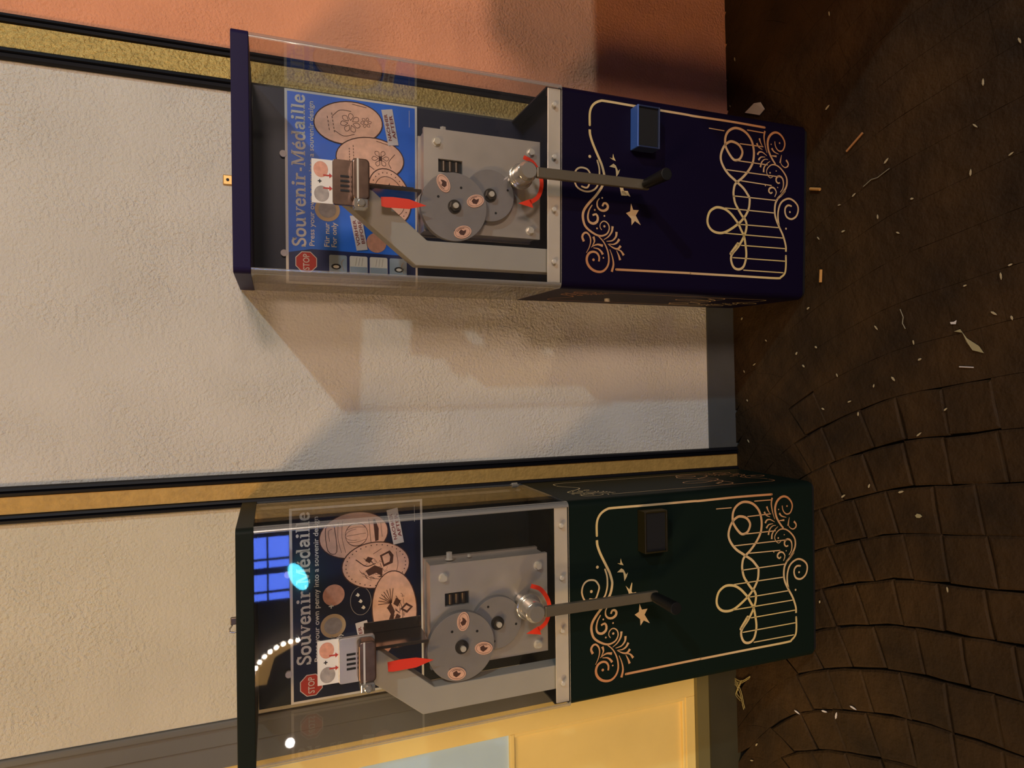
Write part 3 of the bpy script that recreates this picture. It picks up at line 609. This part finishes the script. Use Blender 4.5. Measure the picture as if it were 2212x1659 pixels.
ART=[["s",5.6,"n",[[164.1,726.9],[191.7,727.0],[207.8,723.1],[220.5,713.5],[229.2,697.3],[231.2,677.8],[230.5,581.0],[230.3,437.7],[229.6,407.6],[231.0,287.8],[229.9,164.2]]],["s",6.2,"e",[[152.7,726.8],[140.8,726.0],[121.7,719.5],[101.5,709.7],[82.7,699.9],[66.4,691.7],[51.2,686.7],[40.0,684.2],[28.4,685.3],[16.6,688.2],[6.2,693.0],[-15.4,709.2],[-35.7,728.5],[-52.5,741.2],[-65.7,745.6],[-79.8,744.6],[-93.7,739.5],[-104.2,728.2],[-113.1,712.0],[-116.9,698.9],[-115.6,685.9],[-109.0,674.4],[-97.0,668.7],[-85.6,671.2],[-79.0,679.5],[-78.9,687.7],[-86.0,695.0],[-94.7,695.8],[-101.5,690.9]]],["s",4.2,"n",[[75.7,704.7],[59.9,699.5],[44.3,698.1],[27.0,699.3],[7.8,706.0],[-2.7,718.9],[-6.4,735.0],[-3.7,751.0],[5.0,764.5],[25.3,771.4],[42.7,767.0],[51.5,757.5],[53.4,746.4],[50.5,733.6],[41.4,725.6],[30.4,722.0],[8.3,729.8],[3.6,734.6],[3.3,740.6],[5.4,748.9]]],["d",4,"n",[[84.0,726.5]]],["d",3.9,"n",[[24.0,744.5]]],["p",0,"n",[[98.7,658.0],[89.8,655.7],[80.5,650.2],[83.2,660.1],[87.9,668.6],[85.9,660.1],[94.5,659.3]]],["p",0,"n",[[64.3,669.6],[73.2,657.1],[68.6,649.8],[55.3,643.1],[60.7,637.5],[49.2,641.4],[39.1,648.3],[54.5,650.0],[62.3,651.7]]],["p",0,"n",[[26.8,644.8],[15.7,633.7],[33.3,626.6],[30.9,624.8],[9.5,627.6],[3.4,622.0],[-6.2,615.3],[-7.2,633.4],[9.6,636.9]]],["p",0,"n",[[5.4,632.7],[6.5,614.2],[-8.1,605.7],[-3.6,620.1],[0.4,631.8]]],["p",0,"n",[[-25.5,603.9],[-41.7,597.0],[-41.0,579.9],[-55.8,589.2],[-80.3,573.7],[-70.7,591.7],[-82.5,601.8],[-65.7,602.8],[-51.9,618.9],[-46.2,606.3]]],["s",5.5,"b",[[-20.8,697.8],[-29.3,704.2],[-42.2,703.9],[-50.1,696.0],[-51.3,684.6],[-46.2,675.5],[-38.1,673.1],[-32.0,678.1],[-32.6,685.5],[-40.2,689.2]]],["s",5.5,"b",[[-39.2,718.8],[-52.8,727.6],[-70.2,731.5],[-82.8,727.5],[-86.8,715.3],[-81.0,704.8],[-70.7,702.4],[-62.2,707.3],[-65.5,717.8]]],["d",2.4,"n",[[-18.7,689.9]]],["d",2.4,"n",[[-51.4,711.4]]],["d",2.4,"n",[[-64.6,683.2]]],["d",2.4,"n",[[-98.5,704.7]]],["d",3.2,"n",[[-91.5,683.0]]],["d",3.6,"n",[[-180.1,714.6]]],["d",2.2,"n",[[-173.3,685.6]]],["s",5.6,"l",[[-89.7,658.8],[-103.7,661.2],[-117.4,671.1],[-126.3,685.0]]],["s",5.6,"l",[[-103.4,647.1],[-115.8,648.7],[-126.8,659.4],[-130.1,676.8]]],["s",5.6,"l",[[-121.7,638.6],[-131.7,646.1],[-136.8,657.7],[-136.1,669.3]]],["s",5.6,"l",[[-138.9,634.4],[-145.9,640.2],[-147.8,647.7],[-144.2,659.3],[-136.3,672.6]]],["s",5.6,"l",[[-163.2,625.0],[-152.1,634.3],[-149.2,646.8]]],["s",5.6,"l",[[-176.3,635.8],[-164.8,640.1],[-152.1,646.8]]],["s",5.6,"l",[[-120.5,715.2],[-131.8,711.9],[-145.1,718.3]]],["s",5.6,"l",[[-142.4,687.4],[-139.7,702.1],[-143.4,713.5],[-148.2,721.5]]],["s",5.6,"l",[[-164.8,687.3],[-158.5,691.4],[-151.2,700.4],[-149.2,715.1]]],["s",5.6,"l",[[-134.5,742.5],[-122.8,747.3],[-113.9,742.6],[-111.6,734.6],[-118.4,726.5],[-131.1,722.9],[-147.1,726.4],[-163.4,735.2]]],["s",5.4,"b",[[-118.0,700.6],[-131.4,685.8],[-148.1,675.8],[-165.2,670.5],[-184.0,669.9],[-198.1,675.6],[-208.2,687.1],[-210.4,701.8],[-205.4,718.1],[-193.9,730.2],[-179.1,734.3],[-165.1,728.7],[-159.4,716.6],[-162.2,704.4],[-172.6,697.9],[-183.5,699.0]]],["s",5.6,"l",[[-208.3,660.7],[-189.1,655.8],[-168.9,659.2],[-150.5,666.8]]],["s",5.6,"n",[[-201.7,647.4],[-199.7,433.6],[-199.9,403.2],[-199.4,251.4],[-199.3,117.0],[-195.2,98.5],[-183.1,84.1],[-161.7,80.3],[-132.4,80.8]]],["s",5.6,"e",[[-120.2,81.0],[-103.1,81.7],[-74.6,92.1],[-49.8,107.0],[-26.5,119.7],[-5.9,124.1],[18.4,121.4],[35.5,110.4],[30.8,114.4],[57.7,86.0],[38.5,105.0],[51.8,93.9],[65.4,84.4],[79.5,80.3],[95.5,82.4],[109.8,93.0],[122.1,108.2],[127.7,123.5],[126.1,138.7],[116.4,151.0],[104.9,155.8],[93.5,149.9],[88.5,140.9],[93.1,133.2]]],["s",5.0,"n",[[-43.4,108.1],[-29.1,111.4],[-8.1,111.8],[13.3,105.9],[27.3,93.8],[35.3,73.1],[30.5,54.2],[17.5,39.2],[1.3,37.3],[-14.8,45.0],[-23.5,61.7],[-19.2,78.5],[-6.0,86.0],[7.9,84.7],[15.7,74.9],[14.6,63.4]]],["d",3,"n",[[-3.4,67.9]]],["d",3,"n",[[-53.0,81.7]]],["s",6.4,"n",[[24.0,270.8],[35.4,271.9],[54.5,268.2],[64.7,259.7],[77.3,243.3],[96.6,223.9],[118.7,208.4],[136.7,202.7],[160.4,202.1],[184.8,209.4],[201.9,223.4],[212.2,241.2],[215.7,262.6],[212.1,278.0],[202.6,292.2],[187.6,300.7],[165.8,301.9],[149.7,294.5],[131.3,278.9],[125.6,267.2],[130.4,251.8],[146.3,242.6],[158.6,244.7],[170.5,256.2],[175.9,273.7],[174.6,287.1],[164.3,301.9],[149.2,311.6],[131.6,316.7],[116.4,314.6],[99.0,304.3],[83.5,288.9],[71.4,270.4],[62.6,256.7],[49.6,237.0],[32.2,221.1],[24.4,215.4],[13.3,214.9],[-5.9,217.6],[-25.7,228.2],[-39.3,239.8],[-51.3,253.3],[-69.1,280.2],[-80.1,303.1],[-82.4,324.1],[-77.6,343.0],[-65.4,355.9],[-48.8,359.7],[-27.4,353.0],[-15.4,338.1],[-11.4,323.0],[-14.8,300.1],[-25.3,280.8],[-39.7,265.1],[-52.9,253.3],[-69.5,243.3],[-86.1,233.3],[-109.5,228.0],[-133.0,224.7],[-152.2,226.5],[-171.6,234.1],[-180.2,247.7],[-178.7,263.3],[-169.0,273.2],[-152.0,278.2],[-137.6,273.6],[-117.5,254.4],[-97.6,240.0],[-82.9,232.3],[-68.2,226.6],[-50.7,224.9],[-37.0,231.0],[-29.8,239.9],[-12.1,253.8],[5.7,265.7],[24.0,270.8]]],["s",9,"n",[[-108.8,254.5],[-137.9,278.4]]],["s",2.8,"n",[[25.2,265.9],[25.9,118.4]]],["s",2.8,"n",[[-11.3,300.1],[-10.9,126.1]]],["s",2.8,"n",[[-53.1,245.5],[-52.0,104.9]]],["s",2.8,"n",[[-81.7,303.1],[-81.1,92.0]]],["s",2.8,"n",[[-112.0,242.7],[-111.4,83.2]]],["s",2.8,"n",[[-148.5,271.5],[-148.0,82.6]]],["s",2.8,"n",[[-181.9,233.9],[-182.1,90.4]]],["s",2.8,"n",[[173.5,250.4],[174.6,169.4]]],["s",2.8,"n",[[125.2,263.3],[124.8,152.5]]],["s",2.8,"n",[[95.8,297.6],[94.9,109.3]]],["s",2.8,"n",[[70.0,245.1],[67.2,137.5]]],["s",2.8,"n",[[215.0,225.5],[214.4,168.0]]],["s",2.2,"n",[[203.3,357.5],[202.7,305.3]]],["s",5.6,"b",[[194.8,127.0],[182.6,124.9],[173.0,118.1],[169.0,109.0],[172.0,98.2],[184.7,91.0],[196.8,90.8],[208.8,97.6],[218.2,109.7],[221.0,123.5],[216.0,137.3],[204.8,148.1],[189.6,152.9],[175.1,151.6],[161.6,147.3],[145.1,136.9],[129.5,123.4]]],["d",2.6,"n",[[103.1,142.9]]],["d",2.6,"n",[[192.2,109.4]]],["d",2,"n",[[185.0,140.1]]],["d",1.8,"n",[[110.6,120.7]]],["d",1.8,"n",[[64.6,159.4]]],["d",1.8,"n",[[63.6,114.5]]],["s",4.5,"b",[[50.5,104.8],[62.9,95.3],[79.6,93.2],[92.2,97.9],[96.8,108.6],[92.3,118.7],[82.3,120.4],[76.2,113.6],[78.3,106.6]]],["s",4.5,"b",[[35.8,125.0],[44.9,120.2],[50.8,119.4],[60.0,126.1],[62.0,136.7],[56.5,145.2],[48.8,146.1],[44.4,138.5],[48.8,133.9]]],["s",4.8,"l",[[220.2,163.0],[202.6,166.3],[179.5,162.1],[158.6,154.9]]],["s",4.8,"l",[[196.7,182.8],[185.6,178.5],[175.5,171.2]]],["s",4.8,"l",[[181.9,192.0],[171.8,184.7],[166.0,171.3]]],["s",4.8,"l",[[149.6,188.8],[157.5,183.5],[158.8,171.5],[150.3,155.0]]],["s",4.8,"l",[[135.0,185.3],[144.3,176.2],[146.0,161.1]]],["s",4.8,"l",[[115.3,178.1],[130.4,173.4],[139.6,162.7],[140.3,150.7]]],["s",4.8,"l",[[102.3,166.3],[116.5,164.6],[128.6,153.9],[136.1,143.1]]],["s",4.8,"l",[[174.0,138.0],[164.9,129.0],[159.9,112.2]]],["s",4.8,"l",[[152.7,120.0],[152.5,141.4]]],["s",4.8,"l",[[135.2,106.5],[144.7,104.8],[159.0,101.5]]],["s",4.8,"l",[[146.1,84.7],[137.5,77.0],[129.1,77.9],[123.9,88.1],[129.9,100.4],[141.3,107.1]]]]
blue=make_press('blue','navy blue souvenir medal press with bright blue poster, standing half on the orange wall',.5539,-.0503,'souvenir medal presses')
green=make_press('green','dark green souvenir medal press with black poster, standing beside the yellow door',-.5045,-.0164,'souvenir medal presses')
def padlock(root,m,label,dz=0,turn=0):
    p=root.matrix_basis @ Vector((-.012,-.150,1.577))
    e=empty('padlock',p,root.rotation_euler.z+turn); tag(e,label,'padlock'); e.scale=(1.2,1.2,1.2)
    if turn==0:
        MB().box(-.010,.010,-.006,.006,.004,.022).build('lock_body',m,e,bevel=.0018,seg=2)
        MB().cyl((0,-.0062,.013),(0,-.0068,.013),.003,14).box(-.0006,.0006,-.0071,-.0066,.0105,.0155).build('keyhole',near_black,e)
        sh=MB().cyl((-.006,0,.0042),(-.006,0,-.0002),.0016,10).cyl((.006,0,.0042),(.006,0,-.0002),.0016,10).cyl((-.006,0,.0005),(.006,0,.0005),.0016,10).build('shackle',steel_bright,e,smooth=.7)
    else:
        MB().box(-.004,.004,-.018,-.004,-.0005,.016).build('lock_body',m,e,bevel=.0015,seg=2)
        sh=MB()
        pts=[(-.004+.0,-.004,.013),(.0,.004,.018),(.0,.010,.018),(.0,.012,.010),(0,.010,.0005)]
        for a,b in zip(pts,pts[1:]): sh.cyl(a,b,.0017,10)
        sh.build('shackle',chrome,e,smooth=.7)
    return e
padlock(blue,brass,'small brass padlock on the cap of the blue press')
padlock(green,dark_lock,'dark open padlock hanging on the cap of the green press',turn=PI/2)
# ------------------------------------------------------------------ litter on the paving
DB={"straw":[[0.677,-0.4918],[0.7078,-0.5443]],"butt1":[[0.6122,-0.3636],[0.6,-0.3988]],"butt2":[[0.3672,-0.3946],[0.3309,-0.3918]],"leaf":[[0.9536,-0.0919],[0.9657,-0.137],[0.9569,-0.1655],[0.9259,-0.1842],[0.9165,-0.1606]],"torn":[[0.1503,-0.7731],[0.1539,-0.7877],[0.132,-0.8014],[0.1119,-0.8286],[0.0953,-0.8383],[0.1033,-0.8146],[0.123,-0.8011],[0.1454,-0.7929]],"twig":[[0.0641,-0.8151],[0.067,-0.7834]],"chip":[[0.1732,-0.7645],[0.1729,-0.7738],[0.1759,-0.7793],[0.167,-0.7772],[0.1682,-0.7662]],"stem1":[[0.2202,-0.6378],[0.1993,-0.6457],[0.1838,-0.6431],[0.1692,-0.6504]],"stem2":[[0.5639,-0.5407],[0.575,-0.5651],[0.574,-0.5838],[0.5862,-0.6183]],"shred":[[[-1.0019,0.097],[-0.9804,0.0301],[-0.975,-0.0096],[-0.9418,-0.0527]],[[-0.9804,0.0301],[-0.995,0.0068],[-1.0255,0.0157],[-1.0369,-0.0074]],[[-0.9843,0.0465],[-1.0025,-0.0008],[-1.0595,-0.0221]],[[-0.9723,-0.0097],[-1.013,0.0113]]],"bits8":[[-0.9665,-0.2569],[-0.9167,-0.362],[-0.9099,-0.4036],[-0.8615,-0.4627],[-0.2971,-0.6716],[-1.1782,0.0931],[-1.1427,0.0701],[-1.1092,0.0468],[-1.1556,-0.075],[-1.2207,-0.0506]],"crumbs":[[1.0894,-0.444],[1.1564,-0.0486],[0.7546,-0.9311],[0.7009,-0.8544],[0.6108,-0.8347],[0.5085,-0.8213],[0.5205,-0.9074],[0.4909,-0.6779],[0.5508,-0.5096],[0.6094,-0.61],[0.4604,-0.4719],[0.4613,-0.3847],[0.4156,-0.6373],[0.4716,-0.5806],[0.8268,-0.429],[0.5371,-0.4612],[1.0071,-0.0194],[0.2627,-0.3404],[0.2655,-0.0528],[0.1815,-0.1638],[0.1807,-0.5669],[0.0442,-0.6127],[0.1819,-0.8624],[0.261,-0.8793],[0.2534,-0.8014],[0.2822,-0.899],[-0.012,-0.0699],[-0.0145,-0.4775],[-0.0485,-0.5042],[0.0596,-0.438],[0.1331,-0.6711],[-0.095,-0.6786],[-0.2406,-0.5324],[-0.2795,-0.4483],[-0.2439,-0.6257],[0.1071,-0.1075],[0.0858,-0.0581],[0.1315,-0.2905],[0.0917,-0.3168],[-0.036,-0.3855],[-0.1484,-0.0705],[-0.0322,-0.7472],[0.1672,-0.8988],[0.1448,-0.3658],[0.0902,-0.6862],[0.0273,-0.555],[-0.6016,-0.3553],[-0.4603,-0.7391]]}
butt_m=mat('orange_filter',(.55,.27,.07),.8); straw_m=mat('orange_straw',(.42,.18,.06),.7); leaf_m=mat('pale_dry_leaf',(.80,.70,.54),.8); crumb_m=mat('pale_crumb',(.44,.36,.22),.85); white_m=mat('white_scrap',(.72,.66,.66),.8); torn_m=mat('yellow_leaf',(.36,.31,.17),.8); fibre_m=mat('straw_fibre',(.40,.32,.12),.8); stem_m=mat('grey_stem',(.26,.23,.16),.8)
H0=.0022
def flatpiece(name,P,h,m,label,cat,z=H0,group=None,curl=0):
    c=sum((Vector(p) for p in P),Vector((0,0)))/len(P); n=len(P)
    v=[(p[0]-c.x,p[1]-c.y,curl*(i%2)) for i,p in enumerate(P)]+[(p[0]-c.x,p[1]-c.y,h+curl*(i%2)) for i,p in enumerate(P)]
    mb=MB().add(v,[tuple(range(n)),tuple(range(2*n-1,n-1,-1))]+[(i,n+i,n+(i+1)%n,(i+1)%n) for i in range(n)])
    o=mb.build(name,m); o.location=(c.x,c.y,z); tag(o,label,cat,group); return o
def rod(name,a,b,r,m,label,cat,segs=None,group=None):
    P=[Vector((*p,0)) for p in (segs or [a,b])]; c=sum(P,Vector((0,0,0)))/len(P); mb=MB()
    for p,q in zip(P,P[1:]): mb.cyl(p-c+Vector((0,0,r)),q-c+Vector((0,0,r)),r,10)
    o=mb.build(name,m,smooth=.8); o.location=(c.x,c.y,H0); tag(o,label,cat,group); return o
rod('straw_piece',DB['straw'][0],DB['straw'][1],.0030,straw_m,'thin orange brown stick lying slanted in front of the blue press','stick')
rod('cigarette_butt',DB['butt1'][0],DB['butt1'][1],.0044,butt_m,'orange cigarette filter touching the foot of the blue press','cigarette butt')
rod('cigarette_butt',DB['butt2'][0],DB['butt2'][1],.0042,butt_m,'orange cigarette filter beside the left corner of the blue press','cigarette butt')
flatpiece('dry_leaf',DB['leaf'],.0012,leaf_m,'pale rounded leaf poking out behind the right foot of the blue press','leaf',curl=.001)
flatpiece('torn_leaf',DB['torn'],.0010,torn_m,'long torn yellowish leaf on the paving between the presses','leaf',curl=.001)
rod('twig',DB['twig'][0],DB['twig'][1],.0013,white_m,'short white twig on the paving below the torn yellowish leaf','twig')
flatpiece('paper_scrap',DB['chip'],.0012,white_m,'small white paper scrap above the torn yellowish leaf','scrap')
rod('dry_grass_blade',None,None,.0011,stem_m,'thin pale bent stem lying in line with the torn yellowish leaf','grass blade',segs=DB['stem1'])
rod('dry_grass_blade',None,None,.0012,stem_m,'thin grey wavy stem on the dark paving before the blue press','grass blade',segs=DB['stem2'])
sd=MB(); 
S0=DB['shred']; cc=Vector(S0[0][1])
for L in S0:
    for off in (0,.004,-.005):
        Q=smooth_pts([(p[0]+off,p[1]-off*.5) for p in L],4)
        for p,q in zip(Q,Q[1:]): sd.cyl((p.x-cc.x,p.y-cc.y,.0015+abs(off)*.6),(q.x-cc.x,q.y-cc.y,.0015+abs(off)*.4),.0012,6)
o=sd.build('straw_fibres',fibre_m); o.location=(cc.x,cc.y,H0); tag(o,'tuft of shredded yellow fibres by the left foot of the green press','fibres')
rc=random.Random(11)
def sliver(p,L,wd):
    a=rc.uniform(0,PI); c,s=math.cos(a),math.sin(a)
    return [(p[0]+c*u*L-s*v*wd,p[1]+s*u*L+c*v*wd) for u,v in ((-1,0),(-.3,.8),(.6,.9),(1,.1),(.4,-.8),(-.5,-.7))]
ORD=['nearest']+['%d%s nearest'%(k,{2:'nd',3:'rd',21:'st',22:'nd',23:'rd'}.get(k,'th')) for k in range(2,50)]
for k,p in enumerate(sorted(DB['bits8'][:4],key=lambda p:-p[1])): flatpiece('pale_flake',sliver(p,.011,.003),.0014,white_m,'bright whitish flake in the curved paving joint, '+ORD[k]+' to the wall','flake',group='flakes in the curved joint')
flatpiece('pale_flake',sliver(DB['bits8'][4],.009,.006),.0014,torn_m,'yellowish flake on the paving in front of the green press','flake')
for k,p in enumerate(sorted(DB['bits8'][5:],key=lambda p:-p[1])): flatpiece('pale_sliver',sliver(p,.008,.0025),.0014,crumb_m,'thin pale sliver on the floor before the yellow door, '+ORD[k]+' to the wall','sliver',group='slivers before the yellow door')
Z={}
for p in DB['crumbs']:
    x=p[0]; zn='in front of the green press' if x<-.25 else ('in the gap between the presses' if x<.29 else ('in front of the blue press' if x<.80 else 'below the orange wall'))
    Z.setdefault(zn,[]).append(p)
for zn,L in Z.items():
    L.sort(key=lambda p:-p[1])
    for k,p in enumerate(L):
        flatpiece('crumb',sliver(p,rc.uniform(.004,.0085),rc.uniform(.0018,.0032)),.0014,crumb_m,'tiny pale crumb '+zn+', '+ORD[k]+' to the wall','crumb',group='pale crumbs on the dark paving')
# invented box, added out of view to shade the foot of the orange wall
shade_block_m=mat('shade_block_green',(.02,.03,.022),.5)
lb=empty('shade_block',(1.545,-.755,.001)); tag(lb,'dark square block added right of the blue press, outside the picture, to cast shade','shade block')
MB().box(-.30,.30,-.25,.25,.0,.94).build('shade_block_body',shade_block_m,lb,bevel=.012,seg=2,smooth=.4)
MB().box(-.31,.31,-.26,.26,.941,1.0).build('shade_block_lid',shade_block_m,lb,bevel=.015,seg=2,smooth=.4)
MB().box(-.16,.16,-.2525,-.249,.74,.85).build('shade_block_inset',near_black,lb,bevel=.001)
# ------------------------------------------------------------------ across the lane, behind the camera: the lit shop whose image shows in the plastic hoods
blue_glow=mat('lit_blue_window',(.02,.03,.1),.5,emit=(.10,.20,1.0),estr=15)
cyan_glow=mat('lit_cyan_sign',(.1,.4,.5),.5,emit=(.12,.75,1.0),estr=22)
bulb_glow=mat('lit_bulb',(1,.9,.8),.5,emit=(1,.86,.72),estr=60)
shop_wall=mat('shop_brown_wall',(.10,.07,.045),.8,bump=[(12,.3,.02)],var=.15)
shop_frame=mat('shop_dark_frame',(.03,.025,.02),.5)
sign_dark=mat('sign_blue_ink',(.01,.03,.2),.5)
sh=empty('lit_shop',(0,-8.1,0)); tag(sh,'dark shop front with two blue lit windows across the lane, behind the viewer','shop')
MB().box(-8,4,-.3,0,-.013,4.2).build('shop_wall',shop_wall,sh)
for (xa,xb,za,zb) in ((-2.92,-2.56,1.30,1.86),(-2.48,-2.06,1.30,1.86)):
    f=MB().box(xa-.05,xb+.05,0,.05,za-.05,za).box(xa-.05,xb+.05,0,.05,zb,zb+.05).box(xa-.05,xa,0,.05,za,zb).box(xb,xb+.05,0,.05,za,zb).build('shop_window',shop_frame,sh)
    MB().box(xa,xb,.005,.02,za,zb).build('pane',blue_glow,f)
    MB().box(xa+.10,xa+.13,.02,.04,za,zb).box(xa,xb,.02,.04,za+.26,za+.285).build('glazing_bar',shop_frame,f)
e=empty('oval_sign',(-2.62,-7.99,1.19)); tag(e,'oval cyan light sign on the shop front across the lane, behind the viewer','sign')
prs=[(.20*math.cos(t)*math.cos(.5)-.10*math.sin(t)*math.sin(.5),.20*math.cos(t)*math.sin(.5)+.10*math.sin(t)*math.cos(.5)) for t in [2*PI*i/32 for i in range(32)]]
MB().prism(prs,-.03,.03).build('light_panel',cyan_glow,e)
bl=MB(); pts=[]
arch=empty('bulb_arch',(-3.6,-8.06,0)); tag(arch,'arch of small white bulbs on the shop front across the lane, behind the viewer','light string')
MB().add(*(lambda Q:([(p[0]-.02,.0,p[1]) for p in Q]+[(p[0]+.02,.0,p[1]) for p in Q],[(i,i+1,len(Q)+i+1,len(Q)+i) for i in range(len(Q)-1)]))([(.10-.55*(1-math.cos(t)),1.20+.60*math.sin(t)) for t in [PI*.5*i/12 for i in range(13)]])).build('arch_rail',shop_frame,arch)
amber_glow=mat('lit_amber_panel',(.5,.3,.1),.5,emit=(1,.55,.16),estr=2.2)
MB().prism([(.10-.55*(1-math.cos(t)),1.17+.60*math.sin(t)) for t in [PI*.5*i/8 for i in range(9)]]+[(-.45,1.60),(-.10,1.50),(.06,1.17)],.0,.01).build('amber_panel',amber_glow,arch)
proto=None
for i in range(11):
    t=PI*.5*i/10; x,z=.10-.55*(1-math.cos(t)),1.20+.60*math.sin(t)
    if proto is None:
        b=MB(); 
        for a0,a1 in ((-PI/2,-PI/6),(-PI/6,PI/6),(PI/6,PI/2)): b.cyl((0,0,1.35*.022*math.sin(a0)),(0,0,1.35*.022*math.sin(a1)),max(1.35*.022*math.cos(a0),.002),10,0,max(1.35*.022*math.cos(a1),.002))
        proto=b.build('bulb',bulb_glow,arch); k=proto
    else:
        k=proto.copy(); COL.objects.link(k); k.parent=arch
    k.location=(x,.03,z)
